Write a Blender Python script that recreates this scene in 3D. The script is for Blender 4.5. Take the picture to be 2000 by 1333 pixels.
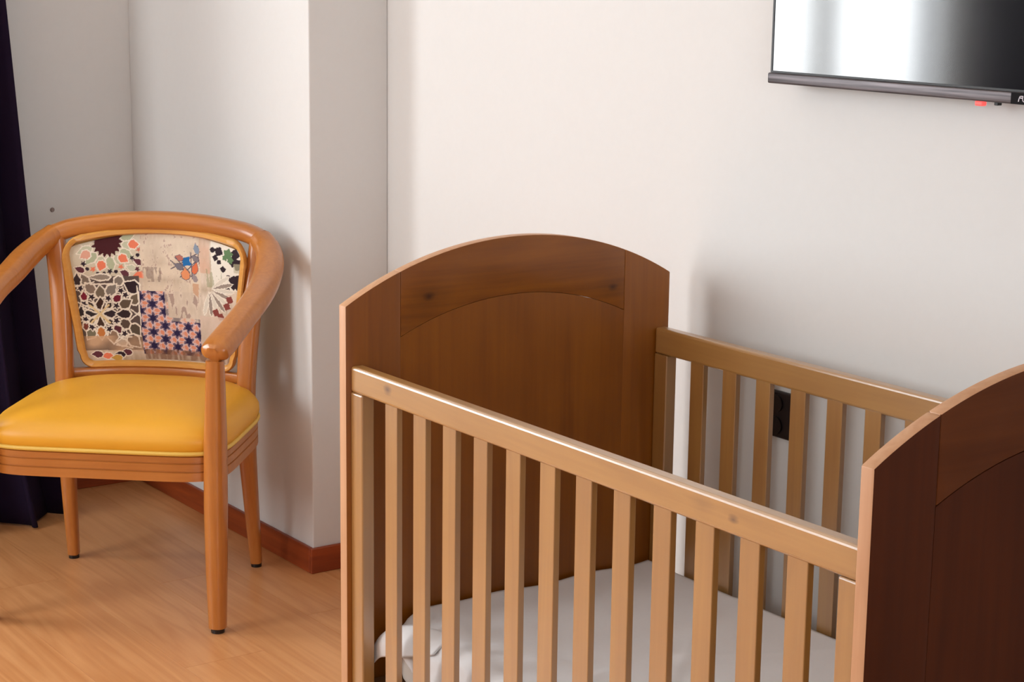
import bpy, bmesh, math, random
import numpy as np
from mathutils import Vector, Matrix

# ------------------------------------------------------------------ clear
for o in list(bpy.data.objects):
    bpy.data.objects.remove(o, do_unlink=True)
SC = bpy.context.scene
COL = SC.collection
random.seed(7)
PI = math.pi

# ------------------------------------------------------------------ camera
cam_d = bpy.data.cameras.new('camera')
cam = bpy.data.objects.new('camera', cam_d)
COL.objects.link(cam)
SC.camera = cam
cam_d.sensor_width = 36.0
cam_d.sensor_fit = 'HORIZONTAL'
cam_d.lens = 65.842
cam_d.clip_start = 0.05
_r = Vector((0.8175, -0.5758, 0.0125)); _f = Vector((0.5664, 0.7998, -0.1988)).normalized()
_r = (_r - _f * _r.dot(_f)).normalized(); _u = _r.cross(_f)
M = Matrix(((_r.x, _u.x, -_f.x, -1.6287), (_r.y, _u.y, -_f.y, -1.5587), (_r.z, _u.z, -_f.z, 1.5213), (0, 0, 0, 1)))
cam.matrix_world = M

# ------------------------------------------------------------------ world, light, exposure
W = bpy.data.worlds.new('daylight'); SC.world = W
W.use_nodes = True
W.node_tree.nodes['Background'].inputs[0].default_value = (0.86, 0.93, 1.0, 1)
W.node_tree.nodes['Background'].inputs[1].default_value = 1.6

def area(name, loc, rot, sx, sy, power, col):
    d = bpy.data.lights.new(name, 'AREA'); d.shape = 'RECTANGLE'; d.size = sx; d.size_y = sy
    d.energy = power; d.color = col
    o = bpy.data.objects.new(name, d); COL.objects.link(o); o.location = loc; o.rotation_euler = rot
    return o
# daylight falling through the balcony window in the back wall
WIN = (-2.55, -0.85, 0.85, 2.50)          # x0, x1, z0, z1
area('window_daylight', ((WIN[0]+WIN[1])/2, 3.80, (WIN[2]+WIN[3])/2+0.1), (-PI/2, 0, 0), 1.95, 1.9, 122, (0.95, 0.98, 1.0))
# soft fill light added behind the camera, in a made-up window
FILL_WIN = (-2.9, -0.9, 0.9, 2.4)
area('added_front_fill', ((FILL_WIN[0]+FILL_WIN[1])/2, -3.60, (FILL_WIN[2]+FILL_WIN[3])/2), (PI/2, 0, 0), 2.1, 1.6, 44, (0.86, 0.93, 1.0))
# daylight through the third window, in the left wall
WIN3 = (1.5, 2.9, 1.0, 2.5)
area('third_window_daylight', (-3.75, (WIN3[0]+WIN3[1])/2, (WIN3[2]+WIN3[3])/2), (PI/2, 0, -PI/2), 1.6, 1.7, 74, (0.95, 0.98, 1.0))
SC.view_settings.view_transform = 'Standard'
SC.view_settings.look = 'None'
SC.view_settings.gamma = 1.0
SC.view_settings.use_curve_mapping = False
SC.view_settings.exposure = 0.25

# ------------------------------------------------------------------ helpers
def srgb(r, g, b):
    def c(v):
        v /= 255.0
        return v/12.92 if v <= 0.04045 else ((v+0.055)/1.055)**2.4
    return (c(r), c(g), c(b), 1)

def obj(name, bm, mat, parent=None, loc=(0, 0, 0), smooth=False, smooth_angle=None):
    """bm holds coordinates relative to loc (and loc is relative to the parent)"""
    bmesh.ops.recalc_face_normals(bm, faces=bm.faces)
    me = bpy.data.meshes.new(name)
    bm.to_mesh(me); bm.free()
    mats = mat if isinstance(mat, (list, tuple)) else [mat]
    for m in mats: me.materials.append(m)
    if smooth:
        me.polygons.foreach_set('use_smooth', [True]*len(me.polygons))
        if smooth_angle: me.set_sharp_from_angle(angle=math.radians(smooth_angle))
    o = bpy.data.objects.new(name, me); COL.objects.link(o)
    o.location = loc
    if parent: o.parent = parent
    return o

def thing(name, label, cat, loc=(0, 0, 0), rz=0, group=None):
    o = bpy.data.objects.new(name, None); COL.objects.link(o)
    o.empty_display_size = 0.1
    o.location = loc; o.rotation_euler = (0, 0, rz)
    tag(o, label, cat, group)
    return o

def tag(o, label=None, cat=None, group=None, kind=None):
    if label: o['label'] = label
    if cat: o['category'] = cat
    if group: o['group'] = group
    if kind: o['kind'] = kind
    return o

def box(bm, x0, x1, y0, y1, z0, z1, bev=0.0, seg=2):
    vs = [bm.verts.new(p) for p in ((x0,y0,z0),(x1,y0,z0),(x1,y1,z0),(x0,y1,z0),(x0,y0,z1),(x1,y0,z1),(x1,y1,z1),(x0,y1,z1))]
    fs = [bm.faces.new([vs[i] for i in q]) for q in ((0,3,2,1),(4,5,6,7),(0,1,5,4),(1,2,6,5),(2,3,7,6),(3,0,4,7))]
    if bev > 0:
        es = list({e for f in fs for e in f.edges})
        bmesh.ops.bevel(bm, geom=es, offset=bev, segments=seg, profile=0.5, affect='EDGES')

def boxobj(name, mat, parent, x0, x1, y0, y1, z0, z1, bev=0.0, seg=2, smooth=False):
    bm = bmesh.new(); cx, cy, cz = (x0+x1)/2, (y0+y1)/2, (z0+z1)/2
    box(bm, x0-cx, x1-cx, y0-cy, y1-cy, z0-cz, z1-cz, bev, seg)
    pl = Vector(parent.location) if parent and parent.parent is None else Vector((0,0,0))
    if parent and parent.parent is not None: pl = Vector(parent.location)+Vector(parent.parent.location)
    return obj(name, bm, mat, parent, Vector((cx, cy, cz))-pl, smooth, 40 if smooth else None)

def prism(bm, pts, axis, a0, a1, bev=0.0, seg=2):
    """extrude polygon pts along axis ('y': pts are x,z)"""
    def mk(p, a):
        return (p[0], a, p[1]) if axis == 'y' else ((a, p[0], p[1]) if axis == 'x' else (p[0], p[1], a))
    v0 = [bm.verts.new(mk(p, a0)) for p in pts]; v1 = [bm.verts.new(mk(p, a1)) for p in pts]
    n = len(pts); fs = [bm.faces.new(v0), bm.faces.new(v1[::-1])]
    for i in range(n): fs.append(bm.faces.new((v0[i], v1[i], v1[(i+1) % n], v0[(i+1) % n])))
    bmesh.ops.recalc_face_normals(bm, faces=bm.faces)
    if bev:
        es = [e for e in bm.edges if len(e.link_faces) == 2 and e.calc_face_angle() > 0.5]
        bmesh.ops.bevel(bm, geom=es, offset=bev, segments=seg, profile=0.5, affect='EDGES', clamp_overlap=True)

def catmull(pts, n):
    P = [np.array(p, float) for p in pts]; P = [2*P[0]-P[1]] + P + [2*P[-1]-P[-2]]
    out = []
    for i in range(1, len(P)-2):
        for k in range(n):
            t = k/n
            a, b, c, d = P[i-1], P[i], P[i+1], P[i+2]
            out.append(0.5*((2*b)+(-a+c)*t+(2*a-5*b+4*c-d)*t*t+(-a+3*b-3*c+d)*t**3))
    out.append(P[-2]); return out

def tube(bm, path, radii, up=(0, 0, 1), sides=20, power=2.0, cap=True):
    """path of points; radii = list of (ra, rb): ra along side axis, rb along 'up'"""
    rings = []
    n = len(path); upv = Vector(up)
    for i in range(n):
        p = Vector(path[i]); t = (Vector(path[min(i+1, n-1)])-Vector(path[max(i-1, 0)])).normalized()
        s = t.cross(upv)
        if s.length < 1e-4: s = Vector((1, 0, 0))
        s.normalize(); u = s.cross(t).normalized()
        ra, rb = radii[i]
        ring = []
        for k in range(sides):
            a = 2*PI*k/sides; c, d = math.cos(a), math.sin(a)
            c = math.copysign(abs(c)**(2/power), c); d = math.copysign(abs(d)**(2/power), d)
            ring.append(bm.verts.new(p+s*ra*c+u*rb*d))
        rings.append(ring)
    for i in range(n-1):
        for k in range(sides):
            bm.faces.new((rings[i][k], rings[i][(k+1) % sides], rings[i+1][(k+1) % sides], rings[i+1][k]))
    if cap:
        bm.faces.new(rings[0][::-1]); bm.faces.new(rings[-1])
    return rings

# ------------------------------------------------------------------ materials
def new_mat(name):
    m = bpy.data.materials.new(name); m.use_nodes = True
    nt = m.node_tree; b = nt.nodes['Principled BSDF']
    return m, nt, b

def N(nt, t, **kw):
    n = nt.nodes.new(t)
    for k, v in kw.items():
        if k.startswith('i_'):
            key = k[2:]
            n.inputs[int(key) if key.isdigit() else key].default_value = v
        else: setattr(n, k, v)
    return n

def plain(name, col, rough=0.5, metal=0.0, spec=0.5, noise=0.06, nscale=40, bump=0.0, coat=0.0):
    m, nt, b = new_mat(name)
    tc = N(nt, 'ShaderNodeTexCoord'); nz = N(nt, 'ShaderNodeTexNoise'); nz.inputs['Scale'].default_value = nscale; nz.inputs['Detail'].default_value = 6
    nt.links.new(tc.outputs['Object'], nz.inputs['Vector'])
    hs = N(nt, 'ShaderNodeHueSaturation'); hs.inputs['Color'].default_value = col
    mr = N(nt, 'ShaderNodeMapRange'); mr.inputs[3].default_value = 1-noise; mr.inputs[4].default_value = 1+noise
    nt.links.new(nz.outputs[0], mr.inputs[0]); nt.links.new(mr.outputs[0], hs.inputs['Value'])
    nt.links.new(hs.outputs[0], b.inputs['Base Color'])
    b.inputs['Roughness'].default_value = rough; b.inputs['Metallic'].default_value = metal
    b.inputs['Specular IOR Level'].default_value = spec
    b.inputs['Coat Weight'].default_value = coat; b.inputs['Coat Roughness'].default_value = 0.15
    if bump:
        bp = N(nt, 'ShaderNodeBump'); bp.inputs['Strength'].default_value = bump; bp.inputs['Distance'].default_value = 0.002
        nt.links.new(nz.outputs[0], bp.inputs['Height']); nt.links.new(bp.outputs[0], b.inputs['Normal'])
    return m

def wood(name, light, dark, axis='z', scale=1.0, rough=0.4, spec=0.5, contrast=1.0, coat=0.0, bump=0.15, blotch=0.25, fine=1.0, knots=(), crough=0.32, coat_ior=1.5):
    m, nt, b = new_mat(name)
    tc = N(nt, 'ShaderNodeTexCoord'); oi = N(nt, 'ShaderNodeObjectInfo')
    off = N(nt, 'ShaderNodeVectorMath', operation='SCALE'); off.inputs[0].default_value = (7.3, 5.1, 3.7)
    nt.links.new(oi.outputs['Random'], off.inputs['Scale'])
    add = N(nt, 'ShaderNodeVectorMath', operation='ADD')
    nt.links.new(tc.outputs['Object'], add.inputs[0]); nt.links.new(off.outputs[0], add.inputs[1])
    mp = N(nt, 'ShaderNodeMapping')
    s = [14.0*scale]*3; s['xyz'.index(axis)] = 0.9*scale
    mp.inputs['Scale'].default_value = s
    nt.links.new(add.outputs[0], mp.inputs['Vector'])
    n1 = N(nt, 'ShaderNodeTexNoise'); n1.inputs['Scale'].default_value = 1.0; n1.inputs['Detail'].default_value = 5; n1.inputs['Distortion'].default_value = 1.2
    nt.links.new(mp.outputs[0], n1.inputs['Vector'])
    # growth rings = folded noise
    mul = N(nt, 'ShaderNodeMath', operation='MULTIPLY'); mul.inputs[1].default_value = 9.0*fine
    nt.links.new(n1.outputs[0], mul.inputs[0])
    pp = N(nt, 'ShaderNodeMath', operation='PINGPONG'); pp.inputs[1].default_value = 1.0
    nt.links.new(mul.outputs[0], pp.inputs[0])
    # fibres
    mp2 = N(nt, 'ShaderNodeMapping'); s2 = [130.0*scale]*3; s2['xyz'.index(axis)] = 3.0*scale
    mp2.inputs['Scale'].default_value = s2
    nt.links.new(add.outputs[0], mp2.inputs['Vector'])
    n2 = N(nt, 'ShaderNodeTexNoise'); n2.inputs['Scale'].default_value = 1.0; n2.inputs['Detail'].default_value = 4
    nt.links.new(mp2.outputs[0], n2.inputs['Vector'])
    # blotches of stain
    n3 = N(nt, 'ShaderNodeTexNoise'); n3.inputs['Scale'].default_value = 5.0*scale; n3.inputs['Detail'].default_value = 3
    nt.links.new(add.outputs[0], n3.inputs['Vector'])
    a1 = N(nt, 'ShaderNodeMath', operation='MULTIPLY_ADD'); a1.inputs[1].default_value = 0.45*contrast; a1.inputs[2].default_value = 0.5-0.225*contrast
    nt.links.new(pp.outputs[0], a1.inputs[0])
    a2 = N(nt, 'ShaderNodeMath', operation='MULTIPLY_ADD'); a2.inputs[1].default_value = 0.7*contrast; 
    nt.links.new(n2.outputs[0], a2.inputs[0])
    sub = N(nt, 'ShaderNodeMath', operation='SUBTRACT'); sub.inputs[1].default_value = 0.35*contrast
    nt.links.new(a1.outputs[0], sub.inputs[0]); nt.links.new(sub.outputs[0], a2.inputs[2])
    a3 = N(nt, 'ShaderNodeMath', operation='MULTIPLY_ADD'); a3.inputs[1].default_value = 2.4*blotch
    nt.links.new(n3.outputs[0], a3.inputs[0])
    s3 = N(nt, 'ShaderNodeMath', operation='SUBTRACT'); s3.inputs[1].default_value = 1.2*blotch
    nt.links.new(a2.outputs[0], s3.inputs[0]); nt.links.new(s3.outputs[0], a3.inputs[2]); a3.use_clamp = True
    mx = N(nt, 'ShaderNodeMix', data_type='RGBA')
    mx.inputs[6].default_value = dark; mx.inputs[7].default_value = light
    nt.links.new(a3.outputs[0], mx.inputs[0])
    last = mx.outputs[2]
    for kx, ky, kz, kr, ks in knots:                 # single knots at their places in the board
        mk = N(nt, 'ShaderNodeMapping'); sk = [1.0/kr]*3; sk['xyz'.index(axis)] = 0.62/kr
        mk.inputs['Scale'].default_value = sk
        mk.inputs['Location'].default_value = (-kx*sk[0], -ky*sk[1], -kz*sk[2])
        nt.links.new(tc.outputs['Object'], mk.inputs['Vector'])
        ln = N(nt, 'ShaderNodeVectorMath', operation='LENGTH'); nt.links.new(mk.outputs[0], ln.inputs[0])
        wob = N(nt, 'ShaderNodeMath', operation='MULTIPLY_ADD'); wob.inputs[1].default_value = 0.7
        nt.links.new(n2.outputs[0], wob.inputs[0]); nt.links.new(ln.outputs['Value'], wob.inputs[2])
        cr = N(nt, 'ShaderNodeMapRange'); cr.inputs[1].default_value = 0.45; cr.inputs[2].default_value = 1.35; cr.inputs[3].default_value = ks; cr.inputs[4].default_value = 0.0
        nt.links.new(wob.outputs[0], cr.inputs[0])
        m2 = N(nt, 'ShaderNodeMix', data_type='RGBA'); m2.inputs[7].default_value = (dark[0]*0.3, dark[1]*0.25, dark[2]*0.25, 1)
        nt.links.new(cr.outputs[0], m2.inputs[0]); nt.links.new(last, m2.inputs[6]); last = m2.outputs[2]
    nt.links.new(last, b.inputs['Base Color'])
    b.inputs['Roughness'].default_value = rough; b.inputs['Specular IOR Level'].default_value = spec
    b.inputs['Coat Weight'].default_value = coat; b.inputs['Coat Roughness'].default_value = crough; b.inputs['Coat IOR'].default_value = coat_ior
    bp = N(nt, 'ShaderNodeBump'); bp.inputs['Strength'].default_value = bump; bp.inputs['Distance'].default_value = 0.001
    nt.links.new(n2.outputs[0], bp.inputs['Height']); nt.links.new(bp.outputs[0], b.inputs['Normal'])
    return m

MAT = {}
MAT['wall'] = plain('painted_plaster', srgb(221, 220, 218), 0.75, noise=0.015, nscale=60, bump=0.08, spec=0.3)
MAT['ceiling'] = plain('ceiling_paint', srgb(236, 234, 230), 0.9, noise=0.01)
MAT['skirting'] = wood('skirting_wood', srgb(164, 74, 30), srgb(120, 46, 16), 'x', 1.0, 0.4, blotch=0.15)
MAT['skirting_y'] = wood('skirting_wood_lengthways', srgb(164, 74, 30), srgb(120, 46, 16), 'y', 1.0, 0.4, blotch=0.15)
MAT['laminate'] = wood('laminate_floor', srgb(222, 164, 110), srgb(184, 118, 66), 'y', 0.8, 0.30, blotch=0.2, contrast=0.7, bump=0.03)
MAT['subfloor'] = plain('subfloor', srgb(70, 45, 30), 0.8)
MAT['crib_end'] = wood('walnut_stained_pine', srgb(160, 94, 18), srgb(110, 55, 8), 'z', 0.8, 0.38, blotch=0.32, contrast=0.55, bump=0.1, fine=0.6)
MAT['crib_end_x'] = wood('walnut_stained_pine_crosswise', srgb(160, 94, 18), srgb(110, 55, 8), 'x', 0.8, 0.38, blotch=0.32, contrast=0.55, bump=0.1, fine=0.6)
MAT['crib_end_shaded'] = wood('shade_darkened_walnut_pine', srgb(84, 38, 12), srgb(54, 21, 6), 'z', 0.8, 0.55, spec=0.15, blotch=0.32, contrast=0.55, bump=0.1, fine=0.6)  # footboard stain darkened: its shade is painted into the colour
MAT['crib_end_shaded_x'] = wood('shade_darkened_walnut_pine_crosswise', srgb(104, 56, 24), srgb(70, 32, 11), 'x', 0.8, 0.55, spec=0.15, blotch=0.32, contrast=0.55, bump=0.1, fine=0.6)  # arched rail of the footboard, shade likewise mixed into the stain
MAT['crib_edge'] = wood('worn_lit_pine_edge', srgb(214, 168, 130), srgb(184, 130, 90), 'z', 1.0, 0.45, blotch=0.3, contrast=0.6)  # worn edges, with window light also put into the pale tone
MAT['rail_y'] = wood('honey_stained_pine_lengthways', srgb(186, 138, 70), srgb(148, 100, 42), 'y', 1.0, 0.40, blotch=0.25, contrast=0.6, coat=1.0, coat_ior=2.25, crough=0.32)
MAT['slat'] = wood('honey_stained_pine', srgb(178, 130, 62), srgb(142, 94, 38), 'z', 1.0, 0.42, blotch=0.25, contrast=0.55, coat=1.0, coat_ior=2.25, crough=0.32)
MAT['rail_knots'] = wood('honey_stained_pine_with_knots', srgb(186, 138, 70), srgb(148, 100, 42), 'y', 1.0, 0.40, blotch=0.25, contrast=0.6, coat=1.0, coat_ior=2.25, crough=0.32,
                          knots=((-0.013, 1.122-0.62435, 0.0045, 0.010, 1.0), (-0.013, 0.236-0.62435, -0.0005, 0.008, 1.0), (-0.013, 0.30-0.62435, 0.004, 0.020, 0.25)))
MAT['headboard_x'] = wood('walnut_stained_pine_with_knots', srgb(160, 94, 18), srgb(110, 55, 8), 'x', 0.8, 0.38, blotch=0.32, contrast=0.7, bump=0.1, fine=0.8,
                          knots=((0.174-0.37, -0.011, 0.425, 0.010, 0.95), (0.174-0.37, -0.011, 0.425, 0.040, 0.45), (0.597-0.37, -0.011, 0.405, 0.009, 0.95), (0.597-0.37, -0.011, 0.405, 0.03, 0.35)))
MAT['base_board'] = plain('mattress_base_board', srgb(120, 80, 45), 0.6)
MAT['chair'] = wood('amber_varnished_beech', srgb(196, 126, 58), srgb(162, 92, 34), 'z', 1.2, 0.28, blotch=0.2, contrast=0.6, coat=0.35, bump=0.05, crough=0.15)
MAT['chair_x'] = wood('amber_varnished_beech_crosswise', srgb(196, 126, 58), srgb(162, 92, 34), 'x', 1.2, 0.28, blotch=0.2, contrast=0.6, coat=0.35, bump=0.05, crough=0.15)
MAT['chair_frame'] = wood('golden_beech_moulding', srgb(226, 170, 88), srgb(198, 132, 54), 'x', 1.2, 0.3, blotch=0.2, contrast=0.5, coat=0.3, bump=0.05, crough=0.2)
MAT['groove'] = plain('dark_groove', srgb(104, 48, 18), 0.6)
MAT['seat'] = plain('mustard_leatherette', srgb(228, 164, 44), 0.42, noise=0.05, nscale=9, bump=0.05, spec=0.45)
MAT['piping'] = plain('pale_yellow_piping', srgb(226, 186, 84), 0.45)
MAT['glide'] = plain('black_plastic', srgb(22, 16, 16), 0.3)
MAT['curtain'] = plain('navy_curtain_cloth', srgb(30, 18, 40), 0.9, noise=0.12, nscale=25, spec=0.15)
MAT['sheet'] = plain('white_cotton', srgb(232, 231, 232), 0.85, noise=0.02, nscale=120, bump=0.08, spec=0.2)
MAT['mattress'] = plain('mattress_ticking', srgb(214, 208, 200), 0.9, noise=0.03)
MAT['tv_black'] = plain('gloss_black_plastic', srgb(10, 9, 11), 0.45, noise=0.0)
MAT['badge'] = plain('matt_badge_black', srgb(14, 10, 13), 0.6, spec=0.1, noise=0.0)
MAT['tv_back'] = plain('matt_black_plastic', srgb(16, 15, 17), 0.5, noise=0.02)
MAT['plate'] = plain('dark_outlet_plastic', srgb(26, 16, 16), 0.35)
MAT['window_frame'] = plain('white_window_frame', srgb(235, 235, 232), 0.4)
MAT['metal'] = plain('brushed_rod', srgb(150, 140, 130), 0.3, metal=1.0)
MAT['lettering'] = plain('white_lettering', srgb(240, 232, 240), 0.4)

# brushed grey strip of the television
m, nt, b = new_mat('brushed_grey_strip')
tc = N(nt, 'ShaderNodeTexCoord'); mp = N(nt, 'ShaderNodeMapping'); mp.inputs['Scale'].default_value = (60, 5, 260)
nz = N(nt, 'ShaderNodeTexNoise'); nz.inputs['Scale'].default_value = 1.0; nz.inputs['Detail'].default_value = 5
cr = N(nt, 'ShaderNodeValToRGB'); cr.color_ramp.elements[0].position = 0.3; cr.color_ramp.elements[0].color = srgb(58, 53, 55); cr.color_ramp.elements[1].position = 0.7; cr.color_ramp.elements[1].color = srgb(112, 104, 106)
nt.links.new(tc.outputs['Object'], mp.inputs[0]); nt.links.new(mp.outputs[0], nz.inputs['Vector']); nt.links.new(nz.outputs[0], cr.inputs[0]); nt.links.new(cr.outputs[0], b.inputs['Base Color'])
b.inputs['Roughness'].default_value = 0.4; b.inputs['Metallic'].default_value = 0.5
MAT['tv_strip'] = m
# switched-off glossy panel
m, nt, b = new_mat('television_glass')
b.inputs['Base Color'].default_value = (0.004, 0.004, 0.005, 1); b.inputs['Roughness'].default_value = 0.09; b.inputs['IOR'].default_value = 1.95
MAT['screen'] = m
# red standby light
m, nt, b = new_mat('red_standby_light')
b.inputs['Base Color'].default_value = (0.9, 0.05, 0.04, 1); b.inputs['Emission Color'].default_value = (1.0, 0.10, 0.09, 1); b.inputs['Emission Strength'].default_value = 0.9
MAT['led'] = m
# window glass (thin pane)
m, nt, b = new_mat('window_glass')
nt.nodes.remove(b)
out = nt.nodes['Material Output']; tr = N(nt, 'ShaderNodeBsdfTransparent'); gl = N(nt, 'ShaderNodeBsdfGlossy'); gl.inputs['Roughness'].default_value = 0.02
mx = N(nt, 'ShaderNodeMixShader'); mx.inputs[0].default_value = 0.07
nt.links.new(tr.outputs[0], mx.inputs[1]); nt.links.new(gl.outputs[0], mx.inputs[2]); nt.links.new(mx.outputs[0], out.inputs[0])
MAT['glass'] = m

# ------------------------------------------------------------------ room shell
XW, YB, XC, YC = 0.801, 3.460, 0.581, 2.417
XL, YF, ZC = -3.4, -3.3, 2.75
def struct(o): o['kind'] = 'structure'; return o

struct(boxobj('wall_right', MAT['wall'], None, XW, XW+0.12, YF-0.12, YB+0.12, 0, ZC))
bm = bmesh.new()
x0, x1, z0, z1 = WIN
box(bm, XL-0.12, x0, YB, YB+0.12, 0, ZC); box(bm, x1, XW, YB, YB+0.12, 0, ZC)
box(bm, x0, x1, YB, YB+0.12, 0, z0); box(bm, x0, x1, YB, YB+0.12, z1, ZC)
wall_back = struct(obj('wall_back', bm, MAT['wall']))
struct(boxobj('wall_column', MAT['wall'], None, XC, XW, YC, YB, 0, ZC, 0.003))
bm = bmesh.new()
y0, y1, z0, z1 = WIN3
box(bm, XL-0.12, XL, YF, y0, 0, ZC); box(bm, XL-0.12, XL, y1, YB, 0, ZC)
box(bm, XL-0.12, XL, y0, y1, 0, z0); box(bm, XL-0.12, XL, y0, y1, z1, ZC)
struct(obj('wall_left', bm, MAT['wall']))
bm = bmesh.new()
x0, x1, z0, z1 = FILL_WIN
box(bm, XL-0.12, x0, YF-0.12, YF, 0, ZC); box(bm, x1, XW, YF-0.12, YF, 0, ZC)
box(bm, x0, x1, YF-0.12, YF, 0, z0); box(bm, x0, x1, YF-0.12, YF, z1, ZC)
struct(obj('wall_front', bm, MAT['wall']))
struct(boxobj('ceiling', MAT['ceiling'], None, XL-0.12, XW+0.12, YF-0.12, YB+0.12, ZC, ZC+0.1))
floor = struct(boxobj('floor', MAT['subfloor'], None, XL-0.12, XW+0.12, YF-0.12, YB+0.12, -0.12, -0.008))
# laminate planks, one object each
PW, PL = 0.193, 1.28
fl = Vector(floor.location)
plank_cache = {}
def plank(xa, xb_, ya, yb):
    k = (round(xb_-xa, 4), round(yb-ya, 4))
    if k not in plank_cache:
        bm = bmesh.new(); w, l = k
        box(bm, -w/2+0.0004, w/2-0.0004, -l/2+0.0004, l/2-0.0004, -0.004, 0.004, 0.0002, 1)
        o = obj('plank', bm, MAT['laminate'], floor); plank_cache[k] = o
    else:
        o = plank_cache[k].copy(); COL.objects.link(o); o.parent = floor
    o.location = Vector(((xa+xb_)/2, (ya+yb)/2, -0.004))-fl
xx = XW; i = 0
while xx > XL+0.001:
    xa = max(XL, xx-PW); y = YF - [0.2, 0.95, 0.55, 1.1, 0.38][i % 5]
    while y < YB-0.001:
        ya, yb = max(YF, y), min(YB, y+PL)
        if yb-ya > 0.02: plank(xa, xx, ya, yb)
        y += PL
    xx -= PW; i += 1

# skirting
BH, BT = 0.066, 0.011
def skirting(name, mat, x0, x1, y0, y1):
    return struct(boxobj(name, MAT[mat], None, x0, x1, y0, y1, 0, BH, 0.0025, 2))
skirting('baseboard_back', 'skirting', x1-0.4 if False else XL, XC-BT, YB-BT, YB)
skirting('baseboard_column', 'skirting_y', XC-BT, XC, YC, YB)
skirting('trim_1', 'skirting', XC-BT, XW-BT, YC-BT, YC)
skirting('baseboard_right', 'skirting_y', XW-BT, XW, YF, YC)
skirting('baseboard_left', 'skirting_y', XL, XL+BT, YF, YB-BT)
# old screw hole left in the back wall above the chair
bm = bmesh.new()
bmesh.ops.create_cone(bm, cap_ends=True, segments=12, radius1=0.007, radius2=0.005, depth=0.004, matrix=Matrix.Rotation(PI/2, 4, 'X'))
obj('wall_plug', bm, plain('grey_plug', srgb(150, 134, 128), 0.7), wall_back, Vector((0.336, YB-0.0018, 0.820)))

# window in the back wall (beside the frame of the photograph, it lights the room)
bm = bmesh.new(); x0, x1, z0, z1 = WIN; t = 0.06
ya, yb = YB+0.02, YB+0.08
box(bm, x0, x0+t, ya, yb, z0, z1, 0.004); box(bm, x1-t, x1, ya, yb, z0, z1, 0.004)
box(bm, x0+t, x1-t, ya, yb, z0, z0+t, 0.004); box(bm, x0+t, x1-t, ya, yb, z1-t, z1, 0.004)
win = struct(obj('window_1', bm, MAT['window_frame']))
mxm = -1.865
boxobj('mullion', MAT['window_frame'], win, mxm-0.055, mxm+0.055, ya, yb, z0+t, z1-t, 0.004)
boxobj('pane', MAT['glass'], win, x0+t, mxm-0.055, ya+0.027, ya+0.033, z0+t, z1-t)
boxobj('pane', MAT['glass'], win, mxm+0.055, x1-t, ya+0.027, ya+0.033, z0+t, z1-t)

bm = bmesh.new(); x0, x1, z0, z1 = FILL_WIN; ya, yb = YF-0.08, YF-0.02  # frame of the made-up window around the added fill light
box(bm, x0, x0+t, ya, yb, z0, z1, 0.004); box(bm, x1-t, x1, ya, yb, z0, z1, 0.004)
box(bm, x0+t, x1-t, ya, yb, z0, z0+t, 0.004); box(bm, x0+t, x1-t, ya, yb, z1-t, z1, 0.004)
fill_win = struct(obj('added_fill_window', bm, MAT['window_frame']))
boxobj('pane', MAT['glass'], fill_win, x0+t, x1-t, ya+0.027, ya+0.033, z0+t, z1-t)

bm = bmesh.new(); y0, y1, z0, z1 = WIN3; xa, xb = XL-0.08, XL-0.02
box(bm, xa, xb, y0, y0+t, z0, z1, 0.004); box(bm, xa, xb, y1-t, y1, z0, z1, 0.004)
box(bm, xa, xb, y0+t, y1-t, z0, z0+t, 0.004); box(bm, xa, xb, y0+t, y1-t, z1-t, z1, 0.004)
win3 = struct(obj('window_3', bm, MAT['window_frame']))
boxobj('pane', MAT['glass'], win3, xa+0.027, xa+0.033, y0+t, y1-t, z0+t, z1-t)

# ------------------------------------------------------------------ crib
CW, CL, ET = 0.74, 1.2487, 0.0218        # width, clear length, end thickness
HC, HP = 0.923, 1.022                    # corner and peak heights of the ends
crib = thing('crib', 'brown wooden slatted baby crib with arched end panels in front of the white wall', 'crib', (CW/2, CL/2, 0))
cl = Vector(crib.location)
Rarc = ((CW/2)**2+(HP-HC)**2)/(2*(HP-HC))
def arch(x): return HP-(Rarc-math.sqrt(Rarc**2-(x-CW/2)**2))
RI, ZI = 0.61, 0.912
def inner(x): return ZI-(RI-math.sqrt(RI**2-(x-CW/2)**2))
ST = 0.114                               # stile width
def lin(a, b, n): return [a+(b-a)*i/n for i in range(n+1)]
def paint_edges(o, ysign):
    """worn pale end grain, also brightened as if window-lit, on the outer edges of an end panel"""
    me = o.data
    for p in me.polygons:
        if abs(p.normal.y) < 0.75 and (p.normal.z > 0.3 or abs(p.center.x) > CW/2-0.006): p.material_index = 1
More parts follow.
